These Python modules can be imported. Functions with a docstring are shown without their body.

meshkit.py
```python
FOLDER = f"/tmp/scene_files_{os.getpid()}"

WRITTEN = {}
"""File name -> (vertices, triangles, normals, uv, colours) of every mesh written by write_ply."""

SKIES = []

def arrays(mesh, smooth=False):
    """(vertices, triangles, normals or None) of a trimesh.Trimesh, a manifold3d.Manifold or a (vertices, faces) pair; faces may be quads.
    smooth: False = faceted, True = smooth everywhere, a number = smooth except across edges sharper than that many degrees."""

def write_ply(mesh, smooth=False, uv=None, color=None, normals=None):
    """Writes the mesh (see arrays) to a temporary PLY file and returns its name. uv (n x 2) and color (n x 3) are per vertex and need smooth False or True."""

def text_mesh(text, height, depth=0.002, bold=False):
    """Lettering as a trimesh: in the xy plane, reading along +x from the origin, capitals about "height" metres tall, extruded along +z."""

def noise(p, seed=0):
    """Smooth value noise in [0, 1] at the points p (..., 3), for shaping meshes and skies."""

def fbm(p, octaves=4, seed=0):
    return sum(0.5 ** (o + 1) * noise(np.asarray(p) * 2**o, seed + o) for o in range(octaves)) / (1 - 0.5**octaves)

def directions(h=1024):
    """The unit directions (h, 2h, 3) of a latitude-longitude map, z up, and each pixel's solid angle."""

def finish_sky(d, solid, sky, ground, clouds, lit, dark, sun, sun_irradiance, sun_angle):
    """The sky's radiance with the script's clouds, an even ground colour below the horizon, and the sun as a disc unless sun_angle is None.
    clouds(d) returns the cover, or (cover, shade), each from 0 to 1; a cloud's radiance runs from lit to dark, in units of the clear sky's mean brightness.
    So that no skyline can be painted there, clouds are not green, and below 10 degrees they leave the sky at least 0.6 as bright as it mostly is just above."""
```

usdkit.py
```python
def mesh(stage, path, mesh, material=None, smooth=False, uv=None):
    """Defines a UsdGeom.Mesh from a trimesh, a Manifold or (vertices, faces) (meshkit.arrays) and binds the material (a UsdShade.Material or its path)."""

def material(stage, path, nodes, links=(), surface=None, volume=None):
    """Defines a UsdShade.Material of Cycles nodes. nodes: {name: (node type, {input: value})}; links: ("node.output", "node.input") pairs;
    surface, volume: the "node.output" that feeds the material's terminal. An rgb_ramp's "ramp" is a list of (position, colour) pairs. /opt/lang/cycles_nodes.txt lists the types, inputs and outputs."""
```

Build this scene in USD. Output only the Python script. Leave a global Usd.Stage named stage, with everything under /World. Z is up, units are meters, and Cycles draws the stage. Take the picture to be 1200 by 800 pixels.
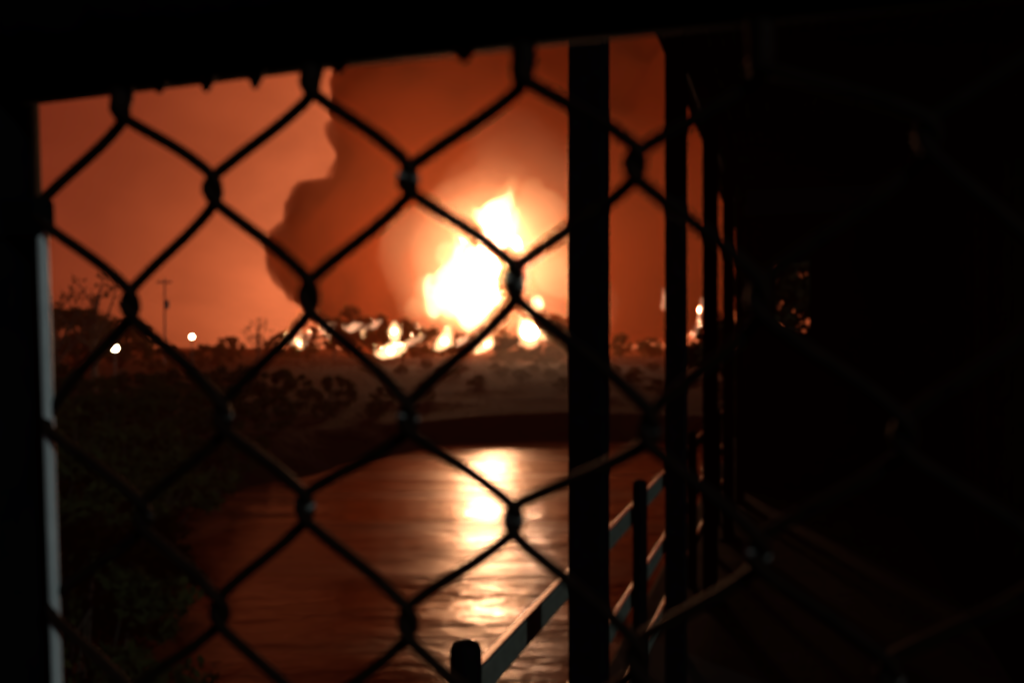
import math, random
import numpy as np, trimesh, shapely, manifold3d, usdkit, meshkit
from shapely.geometry import Polygon
from pxr import Usd, UsdGeom, UsdLux, UsdShade, Gf, Sdf

stage = Usd.Stage.CreateInMemory()
UsdGeom.SetStageUpAxis(stage, UsdGeom.Tokens.z)
UsdGeom.SetStageMetersPerUnit(stage, 1.0)
UsdGeom.Xform.Define(stage, '/World')
UsdGeom.Scope.Define(stage, '/World/Looks')

# ---------------------------------------------------------------- camera, sky, moon, exposure
EYE = 4.05                                   # metres above the water
FPX, CX, CY = 1040.0, 600.0, 400.0           # focal length and centre in pixels of the 1200 px photograph
cam = UsdGeom.Camera.Define(stage, '/World/camera')
cam.CreateHorizontalApertureAttr(36.0)
cam.CreateVerticalApertureAttr(24.0)
cam.CreateFocalLengthAttr(36.0 * FPX / 1200.0)
cam.CreateFStopAttr(6.3)
cam.CreateFocusDistanceAttr(0.78)
cam.CreateClippingRangeAttr(Gf.Vec2f(0.01, 5000))
cam.CreateExposureAttr(0.48)
cam.AddTranslateOp().Set(Gf.Vec3d(0, 0, EYE))
cam.AddRotateXOp().Set(90.0)

def material(name, nodes, links=(), **kw):
    return usdkit.material(stage, '/World/Looks/' + name, nodes, links, **kw)

SUN_DIR = np.array([0.55, -0.78, 0.42]); SUN_DIR /= np.linalg.norm(SUN_DIR)     # towards the light behind the viewer's right shoulder
FIRE_DIR = np.array([-0.035, 1.0, 0.05]); FIRE_DIR /= np.linalg.norm(FIRE_DIR)
dome = UsdLux.DomeLight.Define(stage, '/World/sky')
dome.GetPrim().SetCustomDataByKey('kind', 'structure')
sky_mat = material('night_sky', {
    'tc': ('texture_coordinate', {}),
    'nv': ('vector_math', {'math_type': 'normalize'}),
    'dot': ('vector_math', {'math_type': 'dot_product', 'vector2': tuple(FIRE_DIR)}),
    'acos': ('math', {'math_type': 'arccosine'}),
    'ang': ('math', {'math_type': 'divide', 'value2': math.pi}),
    'stretch': ('mapping', {'scale': (1.0, 1.0, 2.2)}),
    'cn': ('noise_texture', {'scale': 3.2, 'detail': 5.0, 'roughness': 0.55, 'distortion': 0.4}),
    'cm': ('map_range', {'from_min': 0.3, 'from_max': 0.7, 'to_min': 0.62, 'to_max': 1.30}),
    # fire-lit smoke haze in the air: brightest round the fire, dark night overhead and behind
    'glow': ('rgb_ramp', {'ramp': [(0.0, (0.85, 0.23, 0.10)), (0.04, (0.82, 0.205, 0.075)), (0.075, (0.58, 0.130, 0.044)), (0.10, (0.33, 0.066, 0.021)),
                                   (0.13, (0.16, 0.030, 0.010)), (0.17, (0.08, 0.014, 0.006)), (0.25, (0.035, 0.006, 0.004)),
                                   (0.40, (0.010, 0.003, 0.003)), (0.6, (0.004, 0.004, 0.006)), (1.0, (0.003, 0.004, 0.007))]}),
    'cl': ('vector_math', {'math_type': 'scale'}),
    'sky': ('sky_texture', {'sky_type': 'single_scattering', 'sun_disc': False,
                            'sun_elevation': math.asin(SUN_DIR[2]), 'sun_rotation': math.atan2(SUN_DIR[0], SUN_DIR[1])}),
    'sk': ('vector_math', {'math_type': 'scale', 'scale': 0.0002}),
    'add': ('vector_math', {'math_type': 'add'}),
    'bg': ('background_shader', {'strength': 1.22}),
}, [('tc.generated', 'nv.vector1'), ('nv.vector', 'dot.vector1'), ('dot.value', 'acos.value1'), ('acos.value', 'ang.value1'), ('ang.value', 'glow.fac'),
    ('nv.vector', 'stretch.vector'), ('stretch.vector', 'cn.vector'), ('cn.fac', 'cm.value'), ('glow.color', 'cl.vector1'), ('cm.result', 'cl.scale'),
    ('sky.color', 'sk.vector1'), ('cl.vector', 'add.vector1'), ('sk.vector', 'add.vector2'), ('add.vector', 'bg.color')], surface='bg.background')
UsdShade.MaterialBindingAPI.Apply(dome.GetPrim()).Bind(sky_mat)

moon = UsdLux.DistantLight.Define(stage, '/World/moon')
moon.CreateNormalizeAttr(True); moon.CreateIntensityAttr(0.075); moon.CreateAngleAttr(0.6)
moon.CreateColorAttr(Gf.Vec3f(0.80, 1.0, 1.0))
_z = SUN_DIR; _x = np.cross([0, 0, 1.0], _z); _x /= np.linalg.norm(_x); _y = np.cross(_z, _x)
moon.AddTransformOp().Set(Gf.Matrix4d(*[float(v) for v in (*_x, 0, *_y, 0, *_z, 0, 0, 0, 20, 1)]))

# ---------------------------------------------------------------- helpers
USED = {}
def numbered(parent, name):
    k = (parent, name); n = USED.get(k, 0); USED[k] = n + 1
    return f'{parent}/{name}' + (f'_{n:03d}' if n else '')

def tag(p, label=None, cat=None, group=None, kind=None):
    p = p.GetPrim() if hasattr(p, 'GetPrim') else p
    for k, v in (('label', label), ('category', cat), ('group', group), ('kind', kind)):
        if v: p.SetCustomDataByKey(k, v)
    return p

def thing(name, label, cat, loc=(0, 0, 0), rz=0.0, group=None):
    x = UsdGeom.Xform.Define(stage, numbered('/World', name))
    x.AddTranslateOp().Set(Gf.Vec3d(*map(float, loc)))
    x.AddRotateZOp().Set(float(rz))
    return tag(x, label, cat, group)

def obj(name, mesh, mat, parent=None, smooth=False):
    path = numbered(str(parent.GetPath()) if parent is not None else '/World', name)
    return usdkit.mesh(stage, path, mesh, mat, smooth=smooth).GetPrim()

def copy_of(src, name, loc, rz, label=None, cat=None, group=None, scale=1.0):
    x = UsdGeom.Xform.Define(stage, numbered('/World', name))
    x.GetPrim().GetReferences().AddInternalReference(src.GetPath())
    x.ClearXformOpOrder()
    x.AddTranslateOp().Set(Gf.Vec3d(*map(float, loc))); x.AddRotateZOp().Set(float(rz))
    if scale != 1.0: x.AddScaleOp().Set(Gf.Vec3f(scale, scale, scale))
    x.GetPrim().SetInstanceable(True)
    return tag(x, label, cat, group)

def ray(px, py, Y):
    """The point at distance Y ahead that stands where the photograph shows (px, py)."""
    return np.array([(px - CX) / FPX * Y, Y, EYE - (py - CY) / FPX * Y])

def cat(*m): return trimesh.util.concatenate(list(m))
def box(size, at=(0, 0, 0), M=None):
    b = trimesh.creation.box(size); b.apply_translation(at)
    if M is not None: b.apply_transform(M)
    return b
def rbox(size, at=(0, 0, 0), r=0.006):
    """A box with rounded edges."""
    s = np.maximum(np.array(size) / 2 - r, 1e-4)
    pts = [trimesh.creation.icosphere(subdivisions=1, radius=r).vertices + np.array([a, b, c]) * s for a in (-1, 1) for b in (-1, 1) for c in (-1, 1)]
    h = trimesh.convex.convex_hull(np.vstack(pts)); h.apply_translation(at); return h
def tube(path, r, n=10, cap=True):
    """A tube along a polyline; r a number or one per point."""
    P = np.asarray(path, float); R = np.broadcast_to(np.asarray(r, float), (len(P),))
    T = np.gradient(P, axis=0); T /= np.linalg.norm(T, axis=1)[:, None]
    up = np.array([0.0, 0, 1]) if abs(T[0] @ [0, 0, 1]) < 0.9 else np.array([0.0, 1, 0])
    N = np.cross(T[0], up); N /= np.linalg.norm(N)
    a = np.linspace(0, 2 * np.pi, n, endpoint=False); V = []
    for p, t, rr in zip(P, T, R):
        N = N - t * (N @ t); N /= np.linalg.norm(N); B = np.cross(t, N)
        V.append(p + rr * (np.cos(a)[:, None] * N + np.sin(a)[:, None] * B))
    V = np.vstack(V); F = []; k = np.arange(n); k2 = (k + 1) % n
    for i in range(len(P) - 1):
        o, q = i * n, (i + 1) * n
        F += list(np.c_[o + k, o + k2, q + k2]) + list(np.c_[o + k, q + k2, q + k])
    if cap:
        V = np.vstack([V, P[0], P[-1]]); c0, c1 = len(V) - 2, len(V) - 1; e = (len(P) - 1) * n
        F += list(np.c_[np.full(n, c0), k2, k]) + list(np.c_[np.full(n, c1), e + k, e + k2])
    return trimesh.Trimesh(V, np.array(F), process=False)

# ---------------------------------------------------------------- materials
def grain(name, c1, c2, scale, rough=0.8, bump=0.3, metallic=0.0, spec=0.5, dist=0.01):
    return material(name, {
        'tc': ('texture_coordinate', {}), 'n': ('noise_texture', {'scale': scale, 'detail': 6.0, 'roughness': 0.6}),
        'r': ('rgb_ramp', {'ramp': [(0.3, c1), (0.7, c2)]}), 'b': ('bump', {'strength': bump, 'distance': dist}),
        'p': ('principled_bsdf', {'roughness': rough, 'metallic': metallic, 'specular_ior_level': spec})},
        [('tc.object', 'n.vector'), ('n.fac', 'r.fac'), ('r.color', 'p.base_color'), ('n.fac', 'b.height'), ('b.normal', 'p.normal')], surface='p.BSDF')
WIRE = material('weathered_wire', {
    'tc': ('texture_coordinate', {}), 'n': ('noise_texture', {'scale': 140.0, 'detail': 6.0, 'roughness': 0.65}),
    'r': ('rgb_ramp', {'ramp': [(0.3, (0.006, 0.003, 0.002)), (0.7, (0.022, 0.010, 0.006))]}),
    'at': ('attribute', {'attribute': 'wear'}), 'pn': ('noise_texture', {'scale': 320.0, 'detail': 3.0}), 'w': ('math', {'math_type': 'multiply'}),
    'wr': ('map_range', {'from_min': 0.32, 'from_max': 0.60, 'clamp': True}),
    'mc': ('mix_color', {'blend_type': 'mix', 'b': (0.62, 0.64, 0.60)}), 'mr': ('map_range', {'to_min': 0.62, 'to_max': 0.35}), 'ms': ('map_range', {'to_min': 0.05, 'to_max': 0.6}),
    'b': ('bump', {'strength': 0.5, 'distance': 0.001}), 'p': ('principled_bsdf', {})},
    [('tc.object', 'n.vector'), ('tc.object', 'pn.vector'), ('n.fac', 'r.fac'), ('at.fac', 'w.value1'), ('pn.fac', 'w.value2'), ('w.value', 'wr.value'), ('wr.result', 'mc.fac'), ('r.color', 'mc.a'),
     ('mc.result', 'p.base_color'), ('wr.result', 'mr.value'), ('mr.result', 'p.roughness'), ('wr.result', 'ms.value'), ('ms.result', 'p.specular_ior_level'), ('n.fac', 'b.height'), ('b.normal', 'p.normal')], surface='p.BSDF')
GALV = grain('galvanised_steel', (0.66, 0.72, 0.71), (0.84, 0.88, 0.87), 60, 0.45, 0.25, 0.25, dist=0.001)
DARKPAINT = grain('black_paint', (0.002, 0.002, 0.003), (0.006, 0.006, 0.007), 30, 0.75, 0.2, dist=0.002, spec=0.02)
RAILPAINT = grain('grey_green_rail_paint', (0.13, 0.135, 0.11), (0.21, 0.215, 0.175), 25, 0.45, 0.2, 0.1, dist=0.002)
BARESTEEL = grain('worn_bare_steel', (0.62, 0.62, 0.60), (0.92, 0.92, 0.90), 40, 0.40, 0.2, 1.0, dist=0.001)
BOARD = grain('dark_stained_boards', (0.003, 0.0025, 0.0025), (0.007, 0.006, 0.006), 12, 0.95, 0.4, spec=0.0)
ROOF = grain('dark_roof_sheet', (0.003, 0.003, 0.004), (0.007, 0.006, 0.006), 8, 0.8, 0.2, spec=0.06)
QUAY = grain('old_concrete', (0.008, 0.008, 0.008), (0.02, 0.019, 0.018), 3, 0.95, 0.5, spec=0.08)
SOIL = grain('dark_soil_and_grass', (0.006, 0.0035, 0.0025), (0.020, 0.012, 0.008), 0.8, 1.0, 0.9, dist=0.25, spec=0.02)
BARK = grain('bark', (0.025, 0.018, 0.012), (0.055, 0.042, 0.03), 6, 0.9, 0.6, spec=0.2)
POLE = grain('weathered_pole', (0.04, 0.035, 0.03), (0.09, 0.08, 0.07), 5, 0.8, 0.3)

def leafmat(name, c1, c2):
    return material(name, {
        'g': ('geometry', {}), 'r': ('rgb_ramp', {'ramp': [(0.0, c1), (1.0, c2)]}),
        'd': ('diffuse_bsdf', {}), 't': ('translucent_bsdf', {}), 'm': ('mix_closure', {'fac': 0.28})},
        [('g.random_per_island', 'r.fac'), ('r.color', 'd.color'), ('r.color', 't.color'), ('d.BSDF', 'm.closure1'), ('t.BSDF', 'm.closure2')], surface='m.closure')
LEAF = [leafmat('leaves_dark', (0.020, 0.028, 0.010), (0.055, 0.06, 0.022)),
        leafmat('leaves_olive', (0.035, 0.042, 0.014), (0.09, 0.09, 0.035)),
        leafmat('leaves_dry', (0.045, 0.035, 0.015), (0.10, 0.075, 0.035))]

WATER = material('river_water', {
    'g': ('geometry', {}),
    'm1': ('mapping', {'scale': (0.35, 1.1, 1.0)}), 'n1': ('noise_texture', {'scale': 0.55, 'detail': 3.0, 'roughness': 0.5}),
    'm2': ('mapping', {'scale': (1.0, 2.2, 1.0)}), 'n2': ('noise_texture', {'scale': 2.6, 'detail': 4.0, 'roughness': 0.6, 'distortion': 0.6}),
    'mx': ('math', {'math_type': 'multiply_add', 'value2': 0.16}),
    'b': ('bump', {'strength': 1.0, 'distance': 0.10}),
    'm3': ('mapping', {'scale': (0.05, 0.5, 1.0)}), 'n3': ('noise_texture', {'scale': 0.8, 'detail': 3.0}),
    'rr': ('map_range', {'from_min': 0.35, 'from_max': 0.65, 'to_min': 0.12, 'to_max': 0.30}),
    'p': ('principled_bsdf', {'base_color': (0.10, 0.026, 0.011), 'ior': 1.33, 'specular_ior_level': 0.16})},
    [('g.position', 'm1.vector'), ('g.position', 'm2.vector'), ('g.position', 'm3.vector'), ('m1.vector', 'n1.vector'), ('m2.vector', 'n2.vector'), ('m3.vector', 'n3.vector'),
     ('n2.fac', 'mx.value1'), ('n1.fac', 'mx.value3'), ('mx.value', 'b.height'), ('b.normal', 'p.normal'), ('n3.fac', 'rr.value'), ('rr.result', 'p.roughness')], surface='p.BSDF')

def emit(name, c, s):
    return material(name, {'e': ('emission', {'color': c, 'strength': s})}, surface='e.emission')
def flame_gas(name, c, s):
    """Burning gas: light given off evenly through the volume, so thin edges are orange and the thick middle white."""
    return material(name, {'v': ('principled_volume', {'density': 0.0, 'emission_color': c, 'emission_strength': s})}, volume='v.volume')
LAMPGLOW = emit('lamp_glow', (1.0, 0.80, 0.5), 14.0)
SMOKE = material('thick_smoke', {'v': ('principled_volume', {'color': (0.97, 0.14, 0.035), 'density': 0.25, 'anisotropy': 0.1})}, volume='v.volume')

# ---------------------------------------------------------------- water, banks, quay
U = np.array([math.sin(math.radians(17.35)), math.cos(math.radians(17.35)), 0.0])     # the walkway's direction
N = np.array([-U[1], U[0], 0.0])                                                       # to its left
def walk(L, D, z=0.0): return U * D + N * L + np.array([0, 0, z])                      # L metres left of the eye, D metres along
WALKM = np.eye(4); WALKM[:3, 0] = -N; WALKM[:3, 1] = U                                # local x right, y along, z up
WRZ = -17.35
QUAYZ = EYE - 1.85

gx, gy = np.meshgrid([-340, 340], [-60, 430])
w = trimesh.Trimesh(np.c_[gx.ravel(), gy.ravel(), np.zeros(4)], [[0, 1, 3], [0, 3, 2]])
tag(obj('river', w, WATER), 'rippled dark river reflecting the orange fire', 'river', kind='structure')
b = obj('river_bed', trimesh.Trimesh(np.c_[gx.ravel(), gy.ravel(), np.full(4, -1.5)], [[0, 1, 3], [0, 3, 2]]), SOIL)
tag(b, 'mud bed under the river', 'river bed', kind='structure')

shore = [(-4.6, 3.0), (-5.2, 8), (-5.6, 10.5), (-6.5, 13.2), (-7.8, 17.0), (-7.6, 20.5), (-6.8, 25.5), (-5.2, 30.5), (-3.2, 34.0), (-0.5, 36.0), (4, 36.6), (12, 36.2), (22, 37)]
land = Polygon([(-335, -20), (-5.5, -20)] + shore + [(60, 40), (335, 60), (335, 425), (-335, 425)])
xs = np.unique(np.r_[np.linspace(-334, -60, 24), np.arange(-60, 60, 1.0), np.linspace(60, 334, 24)])
ys = np.unique(np.r_[np.arange(-20, 80, 0.8), np.linspace(80, 424, 80)])
GX, GY = np.meshgrid(xs, ys)
pt = shapely.points(GX.ravel(), GY.ravel())
coast = shapely.LineString([(-5.5, -40)] + shore + [(60, 40), (335, 60), (400, 62)])
dist = shapely.distance(pt, coast) * np.where(shapely.contains(land, pt), 1, -1)
nz = meshkit.fbm(np.c_[GX.ravel() * 0.22, GY.ravel() * 0.22, np.zeros(GX.size)], 4, 3)
def land_z(d, n): return np.clip(d * 0.42 + (n - 0.5) * 0.9, -0.9, 0.85 + (n - 0.5) * 0.55)
gz = land_z(dist, nz)
idx = np.arange(GX.size).reshape(GX.shape)
f = np.vstack([np.c_[idx[:-1, :-1].ravel(), idx[:-1, 1:].ravel(), idx[1:, 1:].ravel()], np.c_[idx[:-1, :-1].ravel(), idx[1:, 1:].ravel(), idx[1:, :-1].ravel()]])
f = f[(gz[f] > -0.85).any(1)]
gm = trimesh.Trimesh(np.c_[GX.ravel(), GY.ravel(), gz], f, process=False); gm.remove_unreferenced_vertices()
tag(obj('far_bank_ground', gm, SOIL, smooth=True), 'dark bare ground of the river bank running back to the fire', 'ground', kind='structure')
def ground(x, y):
    p = shapely.points(x, y); d = shapely.distance(p, coast) * (1 if shapely.contains(land, p) else -1)
    return float(max(land_z(np.array([d]), meshkit.fbm(np.array([[x * 0.22, y * 0.22, 0.0]]), 4, 3))[0], -0.5))

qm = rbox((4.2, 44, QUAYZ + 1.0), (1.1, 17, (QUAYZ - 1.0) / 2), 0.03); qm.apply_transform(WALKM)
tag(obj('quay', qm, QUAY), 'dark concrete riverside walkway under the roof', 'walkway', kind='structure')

# ---------------------------------------------------------------- covered walkway: posts, roof, wall, end shed
POSTS_D = [2.46, 4.48, 6.50, 8.52, 10.54]
ordinal = ['nearest and widest dark roof post, crossing the picture beside the fire', 'second dark roof post to the right of the widest one', 'third dark roof post, a narrow upright beyond the second', 'fourth dark roof post, thin upright near the end of the row', 'last and thinnest dark roof post of the receding row']
for D, lab in zip(POSTS_D, ordinal):
    h = 1.62 + 1.85
    t = thing('roof_post', lab, 'post', walk(0.54, D, QUAYZ), WRZ, 'posts holding up the walkway roof')
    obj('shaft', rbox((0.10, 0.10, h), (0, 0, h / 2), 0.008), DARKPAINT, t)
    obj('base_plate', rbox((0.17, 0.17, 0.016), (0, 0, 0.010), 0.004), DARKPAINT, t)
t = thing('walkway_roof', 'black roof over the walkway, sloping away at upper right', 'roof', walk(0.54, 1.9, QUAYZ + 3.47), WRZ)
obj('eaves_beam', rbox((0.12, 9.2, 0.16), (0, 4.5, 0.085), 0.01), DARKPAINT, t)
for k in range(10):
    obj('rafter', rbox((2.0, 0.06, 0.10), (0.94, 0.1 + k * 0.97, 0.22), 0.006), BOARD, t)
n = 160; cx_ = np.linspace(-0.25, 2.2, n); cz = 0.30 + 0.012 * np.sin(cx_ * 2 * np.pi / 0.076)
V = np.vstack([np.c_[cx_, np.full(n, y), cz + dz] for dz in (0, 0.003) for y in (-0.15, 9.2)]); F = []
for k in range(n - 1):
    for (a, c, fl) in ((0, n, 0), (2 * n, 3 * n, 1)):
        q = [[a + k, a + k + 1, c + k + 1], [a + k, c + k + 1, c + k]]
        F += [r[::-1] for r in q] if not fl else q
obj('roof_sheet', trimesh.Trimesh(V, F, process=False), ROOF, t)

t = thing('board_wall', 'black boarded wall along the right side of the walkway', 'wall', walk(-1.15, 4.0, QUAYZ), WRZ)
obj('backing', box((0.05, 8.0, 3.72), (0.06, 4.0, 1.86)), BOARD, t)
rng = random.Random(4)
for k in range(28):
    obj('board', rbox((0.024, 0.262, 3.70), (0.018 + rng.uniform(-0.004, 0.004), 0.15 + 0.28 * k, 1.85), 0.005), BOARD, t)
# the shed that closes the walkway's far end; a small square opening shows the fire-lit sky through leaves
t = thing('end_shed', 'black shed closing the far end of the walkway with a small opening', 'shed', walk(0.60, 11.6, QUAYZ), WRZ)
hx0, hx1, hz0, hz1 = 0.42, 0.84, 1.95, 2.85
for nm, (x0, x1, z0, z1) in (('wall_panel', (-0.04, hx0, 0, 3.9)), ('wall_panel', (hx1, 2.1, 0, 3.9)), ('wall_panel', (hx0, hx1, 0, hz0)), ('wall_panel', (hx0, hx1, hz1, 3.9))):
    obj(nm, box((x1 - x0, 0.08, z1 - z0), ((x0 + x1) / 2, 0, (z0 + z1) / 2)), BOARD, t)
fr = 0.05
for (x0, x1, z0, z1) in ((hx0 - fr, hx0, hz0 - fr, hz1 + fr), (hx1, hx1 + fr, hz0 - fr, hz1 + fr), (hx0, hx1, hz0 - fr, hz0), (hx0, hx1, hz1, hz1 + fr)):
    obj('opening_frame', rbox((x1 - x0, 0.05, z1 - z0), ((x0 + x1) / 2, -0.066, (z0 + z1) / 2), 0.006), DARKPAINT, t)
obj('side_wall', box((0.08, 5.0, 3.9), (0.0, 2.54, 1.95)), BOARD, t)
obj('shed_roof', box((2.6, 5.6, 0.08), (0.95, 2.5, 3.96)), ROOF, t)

# ---------------------------------------------------------------- riverside guard railing
RL = 0.70
t = thing('guard_railing', 'low steel guard railing with three flat rails along the river side', 'railing', walk(RL, 1.2, QUAYZ), WRZ)
for D in (1.89, 3.12, 4.35, 5.58, 6.81, 8.04, 9.27, 10.5):
    m = tube([(0, D - 1.2, 0), (0, D - 1.2, 1.15), (0, D - 1.2, 1.165), (0, D - 1.2, 1.173)], [0.036, 0.036, 0.030, 0.012], 20)
    obj('railing_post', m, DARKPAINT, t, smooth=40)
for hh in (1.0, 0.59, 0.18):
    obj('rail', rbox((0.018, 10.4, 0.085), (-0.055, 4.9, hh - 0.02), 0.006), RAILPAINT, t, smooth=40)
    obj('rail_cap', rbox((0.022, 10.4, 0.008), (-0.055, 4.9, hh + 0.0272), 0.003), BARESTEEL, t, smooth=40)
for D in (1.89, 3.12, 4.35, 5.58, 6.81):
    for hh in (1.0, 0.59, 0.18):
        bl = trimesh.creation.icosphere(subdivisions=2, radius=0.014); bl.apply_translation((-0.075, D - 1.2, hh - 0.02)); bl.apply_scale(1)
        obj('bolt', bl, GALV, t, smooth=True)

# ---------------------------------------------------------------- chain-link panel close to the eye
PO = np.array([-0.1358121, 0.30894046, 0.08466066 + EYE])
from scipy.spatial.transform import Rotation
RM = Rotation.from_rotvec([0.04544834, -0.00228792, -0.29890735]).as_matrix()
SX, SY = 0.07165366, 0.071
FM = np.eye(4); FM[:3, :3] = RM; FM[:3, 3] = PO              # local x along the panel, y away from the eye, z up
# the mesh is worn and sags: knots stand a few millimetres off the regular diamond (metres, local x and z)
SAG = {(0, 0): (-1, -2), (2, 0): (2, 1), (4, 0): (2, -2), (6, 0): (-1, -6), (-1, 1): (-1, -1), (1, 1): (0, 4), (3, 1): (0, 3), (5, 1): (0, 4), (7, 1): (6, 7),
       (0, 2): (1, 1), (2, 2): (0, 3), (4, 2): (-1, 6), (6, 2): (-1, -1), (-1, 3): (1, -7), (1, 3): (2, -3), (3, 3): (-1, -2), (5, 3): (4, -3), (7, 3): (1, -3),
       (0, 4): (4, -3), (2, 4): (-3, 4), (4, 4): (-2, 4), (6, 4): (-1, -2), (-1, 5): (0, -4), (1, 5): (-1, 1), (3, 5): (-2, 4), (7, 5): (-2, 2)}
J1 = 24
rg = np.random.default_rng(7)
def knot(i, j):
    dx, dz = SAG.get((i, j), (0, 0) if j < 6 else rg.normal(0, 1.2, 2))
    return np.array([i * SX / 2 + dx * 0.001, 0.0, -j * SY / 2 + dz * 0.001])
KN = {(i, j): knot(i, j) for i in range(-1, 12) for j in range(-1, J1 + 2) if (i + j) % 2 == 0}
fence = thing('chain_link_fence', 'chain-link fence panel right in front of the viewer, worn diamond wire on dark pipes', 'fence', (0, 0, 0))
WR, WD, WE = 0.00195, 0.0024, 0.0018
def wear(ij): return 0.35 + 0.75 * random.Random(ij[0] * 97 + ij[1] * 31 + 5).random() ** 1.6
def zigzag(k):
    """One woven wire: it swings between columns k and k+1 and hooks its neighbour at every knot."""
    P, W = [], []
    rows = range(0, J1)
    for j in rows:
        a = (k, j) if (k + j) % 2 == 0 else (k + 1, j)
        c = (k + 1, j + 1) if a[0] == k else (k, j + 1)
        A, C = KN[a].copy(), KN[c].copy()
        A[0] += WE * (1 if a[0] == k + 1 else -1); C[0] += WE * (1 if c[0] == k + 1 else -1)
        s = 1.0 if c[0] == k + 1 else -1.0
        ss = np.linspace(0, 1, 15)[:-1]
        g = np.clip((ss - 0.085) / 0.83, 0, 1)
        g = g + 0.035 * np.sin(2 * np.pi * g) * -0.6
        dp = np.clip(np.minimum(ss, 1 - ss) / 0.13, 0, 1); dp = dp * dp * (3 - 2 * dp)
        bow = 0.0012 * np.sin(np.pi * ss) * (s if a != (0, 2) else 1.4)
        W += list(wear(a) * np.clip(1 - ss / 0.13, 0, 1) + wear(c) * np.clip((ss - 0.93) / 0.07, 0, 1))
        for q, gg, d, bw in zip(ss, g, dp, bow):
            P.append((A[0] + (C[0] - A[0]) * gg, -s * WD * d, A[2] + (C[2] - A[2]) * q + bw))
    P = np.array(P)
    P[1:-1] = 0.25 * P[:-2] + 0.5 * P[1:-1] + 0.25 * P[2:]
    m = tube(P, WR, 10); m.apply_transform(FM); W = np.array(W); return m, np.r_[np.repeat(W, 10), 0, 0]
for k in range(-1, 11):
    zm, zw = zigzag(k)
    wp = obj('wire', zm, WIRE, fence, smooth=True)
    UsdGeom.PrimvarsAPI(wp).CreatePrimvar('wear', Sdf.ValueTypeNames.FloatArray, 'vertex').Set([float(v) for v in zw])
def inpanel(m): m.apply_transform(FM); return m
H = 1.95
pr = 0.030
tb_x = -SX / 2 - 0.0005
px_ = tb_x - 0.0040 - pr * 1.40
obj('terminal_post', inpanel(tube([(px_, 0.004, -H), (px_, 0.004, 0.12), (px_, 0.004, 0.135), (px_, 0.004, 0.142)], [pr, pr, pr * 0.8, 0.008], 32)), DARKPAINT, fence, smooth=40)
obj('terminal_post', inpanel(tube([(0.50, 0.004, -H), (0.50, 0.004, 0.12)], pr, 32)), DARKPAINT, fence, smooth=40)
rail_z = 0.0055 + 0.032
obj('top_rail', inpanel(tube([(px_, 0.006, rail_z - 0.004), (0.1, 0.006, rail_z), (0.5, 0.006, rail_z + 0.001)], 0.031, 32)), DARKPAINT, fence, smooth=40)
tb = rbox((0.0034, 0.0036, H - 0.04), (tb_x, 0.0, -(H + 0.04) / 2), 0.0012)
obj('tension_bar', inpanel(tb), GALV, fence, smooth=30)
def ring(z, r=pr + 0.002, hgt=0.014):
    m = trimesh.creation.annulus(r - 0.0018, r, hgt, sections=40); m.apply_translation((px_, 0.004, z))
    lug = rbox((0.022, 0.009, hgt), (tb_x - 0.0095, 0.001, z), 0.002)
    return cat(m, lug)
for z in (-0.040, -0.56, -1.05, -1.5):
    obj('tension_band', inpanel(ring(z)), DARKPAINT, fence, smooth=30)
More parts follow.
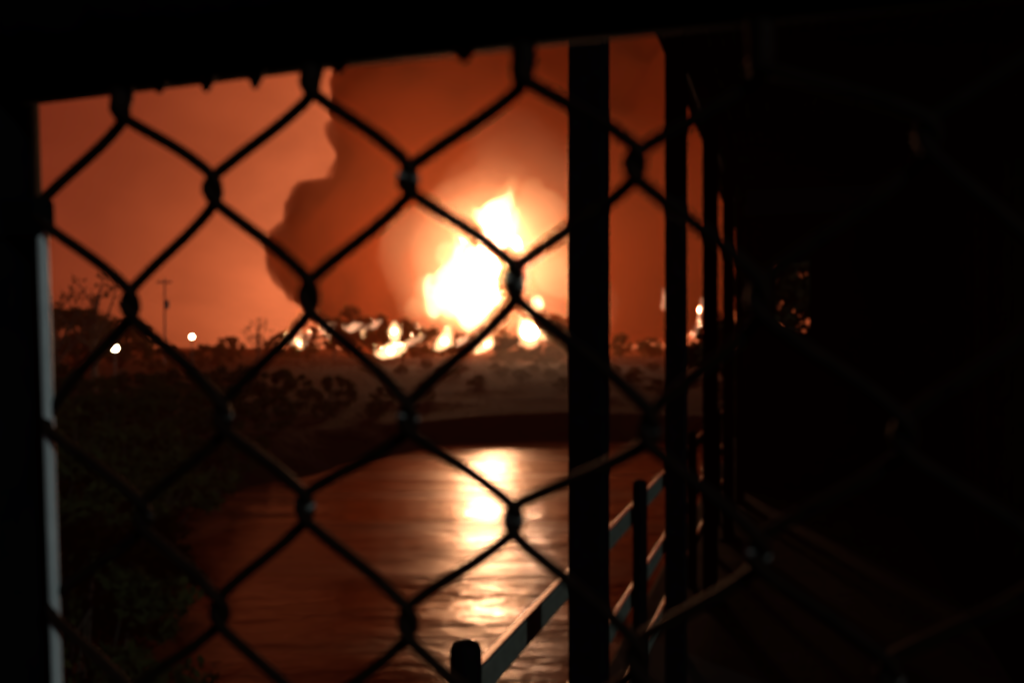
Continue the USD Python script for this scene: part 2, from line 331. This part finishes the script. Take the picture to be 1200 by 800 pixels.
# ties that hold the mesh to the top rail, and the cut wire ends of the top selvage
for i in (0, 2, 4, 6, 8):
    x = KN[(i, 0)][0]
    z0 = KN[(i, 0)][2]
    obj('tie_wire', inpanel(tube([(x, 0.002, rail_z - 0.026), (x + 0.0004, 0.0006, z0 + 0.002), (x, -0.0004, z0 - 0.0025), (x - 0.0005, 0.001, z0 - 0.0045)], [0.0042, 0.0038, 0.0034, 0.0024], 10)), WIRE, fence, smooth=True)
for q, (x, l) in enumerate(((0.014, 0.004), (0.033, 0.005), (0.052, 0.0055), (0.083, 0.003), (0.126, 0.003))):
    obj('selvage_barb', inpanel(tube([(x - 0.0015, 0.004, rail_z - 0.026), (x, 0.002, 0.0055), (x + 0.0006, 0.001, 0.0050 - l)], [0.0046, 0.0036, 0.0010], 8)), WIRE, fence, smooth=True)

# ---------------------------------------------------------------- trees and shrubs
def leaves(rng, centres, radii, per, size):
    """Leaf-sized faces scattered through clumps."""
    V, F, n = [], [], 0
    for c, r in zip(centres, radii):
        d = rng.normal(size=(per, 3)); d /= np.linalg.norm(d, axis=1)[:, None]
        p = c + d * r * rng.uniform(0.25, 1.0, (per, 1)) ** 0.6 * np.array([1, 1, 0.75])
        a = rng.normal(size=(per, 3)); a /= np.linalg.norm(a, axis=1)[:, None]
        bb = np.cross(a, rng.normal(size=(per, 3))); bb /= np.linalg.norm(bb, axis=1)[:, None]
        s = size * rng.uniform(0.6, 1.4, (per, 1))
        q = np.stack([p - a * s, p + bb * s * 0.45, p + a * s, p - bb * s * 0.45], 1)
        V.append(q.reshape(-1, 3)); o = n + 4 * np.arange(per); n += 4 * per
        F.append(np.c_[o, o + 1, o + 2]); F.append(np.c_[o, o + 2, o + 3])
    return trimesh.Trimesh(np.vstack(V), np.vstack(F), process=False)

def tree_proto(name, label, cat_, loc, rz, group, seed, h, spread, clumps, per, leaf, mat, trunk=True, low=0.25):
    rng = np.random.default_rng(seed)
    t = thing(name, label, cat_, loc, rz, group)
    limbs, cs, rs = [], [], []
    top = h * 0.62
    if trunk:
        P = np.array([[0, 0, -0.4], [0.02 * h * rng.normal(), 0.02 * h * rng.normal(), top * 0.4], [0.04 * h * rng.normal(), 0.04 * h * rng.normal(), top], [0.05 * h * rng.normal(), 0.05 * h * rng.normal(), h * 0.9]])
        limbs.append(tube(P, [0.035 * h, 0.026 * h, 0.015 * h, 0.004 * h], 8))
    for k in range(clumps):
        z = rng.uniform(low, 1.0) ** 0.85
        wdt = spread * (0.35 + 0.65 * math.sin(math.pi * min(1, 0.18 + 0.78 * (z - low) / (1 - low + 1e-6))))
        a = rng.uniform(0, 2 * math.pi); r = wdt * math.sqrt(rng.uniform(0.05, 1))
        c = np.array([r * math.cos(a), r * math.sin(a), z * h * 0.93])
        cs.append(c); rs.append(rng.uniform(0.10, 0.22) * (spread + h * 0.5) * 0.62)
        if k % 2 == 0:
            s0 = np.array([0, 0, max(0.05, c[2] * 0.45)]) if trunk else np.array([rng.normal() * 0.1 * spread, rng.normal() * 0.1 * spread, -0.1])
            mid = (s0 + c) / 2 + rng.normal(size=3) * 0.04 * h
            limbs.append(tube([s0, mid, c, c + (c - mid) * 0.35], [0.012 * h, 0.008 * h, 0.004 * h, 0.0015 * h], 6))
    obj('trunk' if trunk else 'stems', cat(*limbs), BARK, t, smooth=True)
    obj('crown', leaves(rng, cs, rs, per, leaf), mat, t)
    return t
protos = {}
def plant(kind, lab, c, px, pytop, Y, group=None, rz=0.0, name='tree'):
    """Plant a tree whose crown reaches the photograph's height there; first of a kind is built, the others refer to it."""
    spec = KINDS[kind]; pytop += 0.10 * (410 - pytop) if pytop < 405 else 0
    x = (px - CX) / FPX * Y; g = ground(x, Y); ztop = EYE - (pytop - CY) / FPX * Y
    s = max(0.3, (ztop - g) / spec['h'])
    if kind not in protos:
        protos[kind] = tree_proto(name, lab, c, (x, Y, g), rz, group, **spec)
        UsdGeom.Xformable(protos[kind]).AddScaleOp().Set(Gf.Vec3f(s, s, s))
        return protos[kind]
    return copy_of(protos[kind], name, (x, Y, g), rz, lab, c, group, s)
KINDS = {
    'round': dict(seed=1, h=8, spread=3.2, clumps=42, per=70, leaf=0.30, mat=LEAF[0]),
    'wide': dict(seed=2, h=7, spread=4.2, clumps=48, per=60, leaf=0.30, mat=LEAF[0], low=0.2),
    'ragged': dict(seed=3, h=9, spread=2.6, clumps=30, per=48, leaf=0.30, mat=LEAF[2]),
    'olive': dict(seed=4, h=6, spread=2.9, clumps=46, per=120, leaf=0.16, mat=LEAF[1]),
    'bare': dict(seed=5, h=8, spread=2.6, clumps=26, per=14, leaf=0.16, mat=LEAF[2]),
    'scrub': dict(seed=6, h=3, spread=2.6, clumps=36, per=60, leaf=0.17, mat=LEAF[0], trunk=False, low=0.08),
    'bank': dict(seed=8, h=2.4, spread=1.8, clumps=40, per=90, leaf=0.09, mat=LEAF[0], trunk=False, low=0.08),
    'near': dict(seed=9, h=2.2, spread=1.5, clumps=44, per=110, leaf=0.07, mat=LEAF[1], trunk=False, low=0.05),
}
r = random.Random(11)
# silhouettes in front of the big fire
FAR = [('round', 392, 366, 150, 'dark tree with rounded top at the left end of the burning tree line'), ('ragged', 412, 352, 158, 'tallest ragged tree left of the big flame, just right of a wire knot'),
       ('wide', 440, 364, 150, 'broad dark tree above the small stacked fires left of the flame'), ('round', 472, 368, 146, 'dark tree between the stacked small fires and the big flame'),
       ('scrub', 500, 380, 140, 'low dark scrub at the left foot of the big flame'), ('wide', 540, 388, 150, 'dark scrub directly under the big flame'),
       ('ragged', 588, 380, 138, 'dark tree between the big flame and the round bright fire'), ('scrub', 598, 392, 120, 'low bush just left of the round bright fire'),
       ('round', 655, 362, 150, 'dark tree right of the round bright fire, beside the widest post'), ('scrub', 640, 402, 112, 'low bush below the round bright fire'),
       ('ragged', 366, 378, 150, 'thin ragged tree at the left edge of the fire glow'), ('scrub', 340, 386, 140, 'low scrub left of the burning tree line'),
       ('bare', 303, 366, 120, 'sparse tree with bare twigs left of the smoke column'), ('wide', 268, 392, 130, 'broad low tree between the right lamp and the smoke column'),
       ('scrub', 246, 402, 100, 'low bush just right of the right-hand lamp'), ('round', 728, 388, 140, 'dark tree seen between the widest post and the second post, left half'),
       ('wide', 762, 394, 140, 'dark tree seen between the widest post and the second post, right half'), ('ragged', 700, 372, 150, 'dark tree hidden mostly behind the widest post'),
       ('round', 815, 398, 130, 'dark tree seen between the second and third posts'), ('wide', 845, 388, 120, 'dark tree seen between the third and fourth posts')]
for i, (k, px, py, Y, lab) in enumerate(FAR):
    plant(k, lab, 'bush' if k == 'scrub' else 'tree', px, py, Y, 'trees and scrub along the burning far bank', r.uniform(0, 360), 'bush' if k == 'scrub' else 'tree')
LEFT = [('olive', 88, 352, 62, 'leafy olive tree above and left of the left lamp'), ('olive', 142, 366, 70, 'leafy olive tree between the two lamps, behind a wire knot'),
        ('bare', 62, 318, 48, 'thin half-bare tree at the left edge beside the tension bar'), ('bare', 112, 300, 58, 'tall half-bare tree with fine twigs above the left lamp'),
        ('olive', 30, 370, 60, 'leafy tree hidden mostly behind the left post'), ('scrub', 190, 404, 84, 'low bush between the two lamps')]
for k, px, py, Y, lab in LEFT:
    plant(k, lab, 'bush' if k == 'scrub' else 'tree', px, py, Y, 'trees by the lamps on the left bank', r.uniform(0, 360), 'bush' if k == 'scrub' else 'tree')
BANK = [(90, 440, 26), (150, 436, 30), (210, 432, 34), (275, 428, 38), (330, 432, 40), (390, 440, 42), (60, 425, 34), (450, 452, 44), (500, 468, 46), (20, 430, 24),
        (120, 458, 20), (190, 452, 24), (255, 452, 29), (320, 462, 31), (60, 470, 16), (170, 500, 18), (240, 510, 22.5), (380, 480, 37), (300, 520, 26.5), (110, 545, 13.5), (30, 520, 11.5), (160, 620, 13.2), (70, 620, 9.6), (440, 500, 38)]
for i, (px, py, Y) in enumerate(BANK):
    plant('bank' if Y > 18 else 'near', 'black leafy bush among the dense bushes on the near left bank', 'bush', px, py, Y, 'bushes massed on the dark left bank', r.uniform(0, 360), 'bush')
LOW = [(560, 470, 62), (610, 462, 70), (660, 466, 60), (740, 462, 66), (770, 470, 56), (700, 474, 52), (530, 458, 76), (820, 465, 60), (850, 470, 52), (540, 432, 96), (580, 428, 100), (625, 434, 92), (660, 430, 98), (720, 436, 90), (765, 432, 94), (500, 430, 100), (470, 440, 88), (430, 436, 92), (590, 446, 80), (645, 448, 78), (745, 448, 80), (520, 448, 78)]
for px, py, Y in LOW:
    plant('scrub', 'low dark scrub on the flat ground behind the far water edge', 'bush', px, py, Y, 'low scrub on the flat far bank', r.uniform(0, 360), 'bush')
# leaves at the walkway's end, seen through the shed opening
t = tree_proto('tree', 'dim tree with reddish light behind it, seen through the shed opening', 'tree', (*walk(-0.1, 21.0)[:2], QUAYZ - 1.4), 0, None, seed=14, h=6.0, spread=2.2, clumps=52, per=115, leaf=0.13, mat=LEAF[2], low=0.15)

# ---------------------------------------------------------------- lamps and utility pole on the left bank
def lamp(px, py, Y, lab):
    x, _, z = ray(px, py, Y); g = ground(x, Y); h = z - g
    t = thing('street_lamp', lab, 'lamp', (x, Y, g), 0, 'lamps on the left bank')
    obj('pole', tube([(0, 0, -0.3), (0, 0, 0.3), (0, 0, h - 0.2)], [0.09, 0.06, 0.045], 12), POLE, t, smooth=40)
    obj('collar', tube([(0, 0, h - 0.30), (0, 0, h - 0.18)], [0.07, 0.13], 12), POLE, t, smooth=40)
    s = trimesh.creation.icosphere(subdivisions=3, radius=0.20); s.apply_translation((0, 0, h))
    obj('globe', s, LAMPGLOW, t, smooth=True)
    c = trimesh.creation.cone(0.22, 0.12, sections=16); c.apply_translation((0, 0, h + 0.22)); obj('cap', c, POLE, t)
lamp(135, 408, 56, 'glowing cream globe lamp, the left and lower of the two')
lamp(225, 394.5, 80, 'glowing cream globe lamp, the right and higher of the two')
x, Y, z = ray(193, 331, 105); g = ground(x, Y)
t = thing('utility_pole', 'thin utility pole with crossarm and transformer above the right lamp', 'pole', (x, Y, g), 8)
hp = z - g
obj('shaft', tube([(0, 0, -0.5), (0, 0, hp + 0.5)], [0.13, 0.08], 10), POLE, t, smooth=40)
obj('crossarm', rbox((1.7, 0.14, 0.16), (0, -0.14, hp), 0.02), POLE, t)
obj('transformer', tube([(0.28, -0.34, hp - 3.1), (0.28, -0.34, hp - 2.2), (0.28, -0.34, hp - 2.1)], [0.32, 0.32, 0.2], 14), POLE, t, smooth=40)
for sx in (-0.75, -0.35, 0.35, 0.75):
    obj('insulator', tube([(sx, -0.14, hp + 0.08), (sx, -0.14, hp + 0.30)], [0.06, 0.04], 8), POLE, t)

# ---------------------------------------------------------------- fire and smoke
def blobs(balls, length, amp, freq, seed, up=0.0):
    """A closed lumpy body: the union of balls, refined, then pushed in and out by noise."""
    m = manifold3d.Manifold.batch_boolean([manifold3d.Manifold.sphere(rr, 28).translate([float(v) for v in c]) for c, rr in balls], manifold3d.OpType.Add)
    m = m.refine_to_length(length)
    me = m.to_mesh(); tm = trimesh.Trimesh(me.vert_properties[:, :3], me.tri_verts, process=True)
    trimesh.smoothing.filter_taubin(tm, iterations=8)
    n = meshkit.fbm(tm.vertices * freq * np.array([1, 1, 1 - up]), 4, seed) - 0.5
    tm.vertices = tm.vertices + tm.vertex_normals * (n * amp * 2)[:, None]
    return tm
def hullchain(pts):
    """Hulls of consecutive balls (position, radius), joined: a tongue of flame."""
    parts = []
    for (a, ra), (b_, rb) in zip(pts[:-1], pts[1:]):
        s = np.vstack([trimesh.creation.icosphere(subdivisions=2, radius=q).vertices + c for c, q in ((a, ra), (b_, rb))])
        h = trimesh.convex.convex_hull(s)
        parts.append(manifold3d.Manifold(manifold3d.Mesh(np.asarray(h.vertices, np.float32), np.asarray(h.faces, np.uint32))))
    return parts
def flame(tongues, length, amp, freq, seed):
    parts = []
    for tg in tongues: parts += hullchain(tg)
    m = manifold3d.Manifold.batch_boolean(parts, manifold3d.OpType.Add).refine_to_length(length)
    me = m.to_mesh(); tm = trimesh.Trimesh(me.vert_properties[:, :3], me.tri_verts, process=True)
    trimesh.smoothing.filter_taubin(tm, iterations=10)
    n = meshkit.fbm(tm.vertices * freq * np.array([1, 1, 0.55]), 4, seed) - 0.5
    tm.vertices = tm.vertices + tm.vertex_normals * (n * amp * 2)[:, None]
    return tm
FY = 200.0; FS = FY / FPX
def at(px, py, dy=0.0): return ray(px, py, FY + dy) 
def tg(*pts, dy=0.0): return [(at(x, y, dy), rr * FS) for x, y, rr in pts]
GAS = flame_gas('flame_gas', (1.0, 0.56, 0.28), 0.6)
GASO = flame_gas('orange_flame_gas', (1.0, 0.40, 0.12), 0.10)
CORE = emit('flame_core', (1.0, 0.47, 0.23), 108.0)
COREB = emit('bright_flame_core', (1.0, 0.56, 0.34), 330.0)
CORES = emit('small_flame_core', (1.0, 0.45, 0.2), 22.0)
fire = thing('fire', 'towering white-hot flame with orange edges, the largest fire in the picture', 'fire', (0, 0, 0))
tongues = [tg((550, 374, 12), (549, 348, 31), (564, 318, 25), (580, 284, 24), (580, 258, 20), (590, 238, 10), (598, 220, 1.5)),
           tg((530, 368, 10), (520, 350, 15), (522, 328, 11), (536, 300, 7), (549, 272, 2)),
           tg((576, 358, 10), (585, 335, 11), (598, 300, 9), (604, 270, 3)),
           tg((576, 268, 17), (563, 256, 9), (555, 243, 2)), tg((590, 300, 14), (598, 275, 9), (605, 246, 2)),
           tg((510, 362, 9), (506, 345, 7), (503, 325, 2))]
rt = np.random.default_rng(21)
for k in range(16):                                       # thin licks along the edges
    q = k / 15; x0 = 512 + 85 * rt.uniform(0, 1); y0 = rt.uniform(285, 372)
    x0 = np.clip(x0, 512 + max(0, (345 - y0) * 0.62), 596)
    ln = rt.uniform(14, 30); lean = rt.uniform(-0.5, 0.45)
    tongues.append(tg((x0, y0, 7), (x0 + lean * ln * 0.5, y0 - ln * 0.6, 4), (x0 + lean * ln * 1.1, y0 - ln * 1.25, 0.8), dy=rt.uniform(-6, 6)))
obj('flame', flame(tongues, 0.8, 1.9, 0.22, 5), GAS, fire)
fringe = [[(p, q * 1.06 + 0.6) for p, q in t_] for t_ in tongues]
obj('outer_flame', flame(fringe, 0.9, 2.4, 0.17, 31), GASO, fire)
core = [tg((558, 362, 9), (560, 345, 17), (570, 310, 15), (582, 275, 13), (588, 252, 8))]
obj('flame_core', flame(core, 1.2, 0.6, 0.2, 7), CORE, fire)

SMALL = [(620, 404, 130, [(620, 399, 10), (621, 388, 15), (621, 374, 5)], 'round bright fire right of and below the big flame'),
         (568, 412, 128, [(560, 408, 7), (570, 402, 9), (574, 392, 3)], 'small bright fire directly below the right side of the big flame'),
         (520, 410, 132, [(514, 407, 5), (521, 400, 8), (526, 384, 3)], 'small fire at the lower left foot of the big flame'),
         (460, 418, 122, [(448, 414, 6), (458, 411, 9), (472, 408, 5), (478, 400, 2)], 'lower of the two stacked small fires left of the flame'),
         (463, 400, 140, [(463, 397, 6), (462, 388, 7), (463, 379, 3)], 'upper of the two stacked small fires left of the flame'),
         (628, 360, 170, [(626, 362, 7), (630, 356, 8), (632, 349, 3)], 'dimmer round fire just above the round bright fire'),
         (415, 388, 142, [(408, 386, 4), (415, 383, 5), (424, 380, 2)], 'small flickering fire low in the trees left of the stacked fires'),
         (440, 384, 148, [(436, 383, 3), (441, 380, 4), (446, 376, 2)], 'tiny fire spot in the trees above the stacked fires'),
         (382, 390, 148, [(378, 388, 4), (385, 384, 5), (392, 380, 2)], 'orange fire at the left end of the burning line'),
         (350, 404, 140, [(346, 404, 3), (349, 396, 4), (350, 386, 2)], 'faint reddish fire farthest left in the burning line'),
         (488, 402, 134, [(480, 402, 4), (488, 398, 4), (497, 393, 2)], 'thin fire streak between the stacked fires and the big flame'),
         (544, 404, 136, [(538, 404, 4), (545, 399, 5), (548, 392, 2)], 'small fire below the middle of the big flame'),
         (818, 392, 110, [(814, 394, 2.4), (818, 386, 3), (820, 372, 1.6), (822, 358, 3), (822, 350, 1.2)], 'pale flickering fire seen between the second and third posts'),
         (777, 352, 150, [(777, 362, 1.6), (778, 350, 2.2), (777, 338, 1)], 'slim pale flame at the left edge of the second post')]
GASS = flame_gas('small_flame_gas', (1.0, 0.50, 0.22), 1.7)
GASD = flame_gas('dim_flame_gas', (1.0, 0.46, 0.24), 0.75)
re_ = np.random.default_rng(77)
for k in range(22):
    px = float(re_.uniform(335, 530)) if k < 16 else float(re_.uniform(536, 665)); Y = float(re_.uniform(128, 150)); py = 400 - 16 * min(1, max(0, (px - 335) / 90)) + float(re_.uniform(-6, 12)); q = float(re_.uniform(1.2, 3.2))
    SMALL.append((px, py + 4, Y, [(px - q * re_.uniform(-1, 1), py + 2, q * 0.9), (px, py, q), (px + q * re_.uniform(-2, 2), py - q * re_.uniform(1, 2.6), q * 0.3)],
                  'tiny flicker of burning brush among the dark trees on the far bank'))
for i, (px, py, Y, pts, lab) in enumerate(SMALL):
    s = Y / FPX; base = ray(px, py, Y)
    f_ = thing('small_fire', lab, 'fire', (0, 0, 0), 0, 'small fires along the far bank' if i < 14 else 'tiny flickers of burning brush')
    rs_ = np.random.default_rng(50 + i)
    tgs = [[(ray(x, y, Y), q * s) for x, y, q in pts]]
    for k in range(5):
        x0, y0, q0 = pts[k % 2]; x0 += rs_.uniform(-1.1, 1.1) * q0; ln = q0 * rs_.uniform(0.7, 1.5) + 2; le = rs_.uniform(-0.7, 0.7)
        tgs.append([(ray(x0, y0 + 0.3 * q0, Y), 0.45 * q0 * s), (ray(x0 + le * ln * 0.5, y0 - 0.5 * ln, Y), 0.26 * q0 * s), (ray(x0 + le * ln, y0 - ln, Y), 0.05 * q0 * s)])
    m = flame(tgs, 0.3, 0.12 * pts[1][2] * s + 0.12, 0.9, 20 + i)
    obj('flame', m, GASS if i < 6 or (i > 13 and i % 3 == 0) else GASD, f_)
    if i < 5:
        c = trimesh.creation.icosphere(subdivisions=2, radius=pts[1][2] * s * (0.62 if i == 0 else 0.45)); c.apply_translation(ray(pts[1][0], pts[1][1], Y)); obj('flame_core', c, COREB if i == 0 else CORES, f_)

PY = 250.0; PS = PY / FPX
balls = [((402, 308), 60), ((446, 268), 66), ((390, 268), 44), ((363, 237), 31), ((354, 290), 24), ((366, 350), 20), ((395, 352), 38), ((455, 330), 70), ((490, 185), 105), ((455, 130), 62), ((470, 60), 66), ((520, 70), 110), ((560, -20), 150), ((620, 110), 150), ((690, 210), 130), ((770, 70), 150),
         ((850, 160), 130), ((720, 320), 90), ((620, 290), 100), ((800, 300), 90), ((560, 330), 90), ((700, -30), 150), ((860, -10), 150), ((432, 205), 30), ((424, 150), 24), ((430, 90), 26)]
rr_ = np.random.default_rng(3)
B = [(ray(x, y, PY) + np.array([0, rr_.uniform(-12, 25), 0]), q * PS) for (x, y), q in balls]
def cloud(balls, step, amp, freq, seed, edge):
    """A closed billowing body: a smooth union of balls whose surface is pushed out into lumps of several sizes."""
    C = np.array([c for c, _ in balls]); R = np.array([q for _, q in balls])
    lo = (C - R[:, None]).min(0) - 8; hi = (C + R[:, None]).max(0) + 8
    ax = [np.arange(a, b_ + step, step) for a, b_ in zip(lo, hi)]
    G = np.stack(np.meshgrid(*ax, indexing='ij'), -1); f_ = np.zeros(G.shape[:3])
    for c, q in zip(C, R): f_ += np.exp(np.clip((q - np.linalg.norm(G - c, axis=-1)) / 2.0, -40, 40))
    f_ = 2.0 * np.log(f_ + 1e-12)
    warp = np.stack([meshkit.fbm(G * freq * 0.5, 2, seed + k) for k in (1, 2, 3)], -1) - 0.5
    n = meshkit.fbm((G + warp * 14) * freq, 4, seed); n2 = 1 - np.abs(2 * meshkit.fbm((G + warp * 8) * freq * 2.3, 2, seed + 9) - 1)
    n3 = 1 - np.abs(2 * meshkit.fbm((G + warp * 5) * freq * 4.5, 2, seed + 17) - 1)
    f_ = f_ + amp * (n - 0.5) * 2.2 + amp * 0.75 * (n2 - 0.6) + amp * 0.32 * (n3 - 0.6)
    f_[[0, -1]] = f_[:, [0, -1]] = f_[:, :, [0, -1]] = -5
    o, dims = [a[0] for a in ax], f_.shape
    flat = f_.ravel().tolist(); sx, sy = dims[1] * dims[2], dims[2]
    def look(x, y, z):
        u, v, w_ = (x - o[0]) / step, (y - o[1]) / step, (z - o[2]) / step
        i0, j0, k0 = int(u), int(v), int(w_)
        if u < 0 or v < 0 or w_ < 0 or i0 >= dims[0] - 1 or j0 >= dims[1] - 1 or k0 >= dims[2] - 1: return -5.0
        u -= i0; v -= j0; w_ -= k0; b0 = i0 * sx + j0 * sy + k0
        g = lambda q: (flat[q] * (1 - w_) + flat[q + 1] * w_)
        return (g(b0) * (1 - v) + g(b0 + sy) * v) * (1 - u) + (g(b0 + sx) * (1 - v) + g(b0 + sx + sy) * v) * u
    m = manifold3d.Manifold.level_set(look, [*lo, *hi], edge).to_mesh()
    return trimesh.Trimesh(m.vert_properties[:, :3], m.tri_verts, process=True)
plume = cloud(B, 2.2, 6.5, 0.075, 9, 2.2)
tag(obj('smoke_column', plume, SMOKE), 'huge dark billowing smoke column behind and above the flame', 'smoke', kind='stuff')

glow_balls = [((612, 262), 26), ((634, 248), 32), ((640, 284), 34), ((624, 222), 18), ((655, 320), 34), ((600, 215), 12), ((520, 300), 16), ((500, 335), 18), ((488, 360), 16)]
B = [(at(x, y, 14 + 0.12 * k), q * FS) for k, ((x, y), q) in enumerate(glow_balls)]
SMOKE2 = material('thin_fire_lit_smoke', {'v': ('principled_volume', {'color': (0.96, 0.80, 0.62), 'density': 0.09, 'anisotropy': 0.0})}, volume='v.volume')
SMOKE3 = material('thin_smoke_veil', {'v': ('principled_volume', {'color': (0.96, 0.82, 0.66), 'density': 0.0080, 'anisotropy': 0.0})}, volume='v.volume')
for k, q in enumerate((0.48, 0.74, 1.08)):     # layer within layer, thinning outwards
    bl = [(at(575 + (x - 575) * q, 315 + (y - 315) * q, 8), r_ * q * FS) for x, y, r_ in ((570, 310, 118), (608, 240, 80), (530, 345, 70), (640, 350, 70), (600, 190, 46))]
    tag(obj('smoke_veil', blobs(bl, 2.5, 7.0 * q, 0.075, 15 + k), SMOKE3), ['innermost', 'middle', 'outermost'][k] + ' layer of thin glowing smoke hanging round the big flame', 'smoke', kind='stuff')
wide = blobs([(at(560, 270, 10), 215 * FS), (at(690, 300, 10), 190 * FS), (at(440, 330, 10), 120 * FS)], 4.0, 6.0, 0.05, 19)
SMOKE5 = material('wide_smoke_veil', {'v': ('principled_volume', {'color': (0.97, 0.33, 0.15), 'density': 0.0032, 'anisotropy': 0.0})}, volume='v.volume')
tag(obj('wide_smoke', wide, SMOKE5), 'broad thin red smoke drifting round the fire', 'smoke', kind='stuff')
tag(obj('fire_lit_smoke', blobs(B, 1.4, 2.2, 0.14, 12), SMOKE2), 'pale orange smoke lit up just right of the flame', 'smoke', kind='stuff')

SMOKE6 = material('drifting_smoke', {'v': ('principled_volume', {'color': (0.97, 0.72, 0.47), 'density': 0.026, 'anisotropy': 0.0})}, volume='v.volume')
bl = [(ray(628 + x, 428 + y, 92 + dy), r_) for x, y, dy, r_ in ((0, 0, 0, 5.0), (30, -6, 12, 4.5), (-36, 0, 10, 3.6), (14, 4, -18, 4.2), (-14, 6, -28, 3.4), (46, 2, -6, 3.6), (4, 10, -40, 2.8))]
tag(obj('drifting_smoke', blobs(bl, 1.0, 1.4, 0.2, 61), SMOKE6), 'warm thin smoke drifting over the flat bank below the bright fire', 'smoke', kind='stuff')

# ---------------------------------------------------------------- smoky air
HAZE = material('smoky_air', {'v': ('principled_volume', {'color': (0.97, 0.22, 0.08), 'density': 0.0012, 'anisotropy': 0.3})}, volume='v.volume')
hz = trimesh.creation.box((720, 520, 175)); hz.apply_translation((0, 185, 175 / 2 - 2.8))
tag(obj('haze', hz, HAZE), 'thin smoky haze in the air', 'haze', kind='stuff')
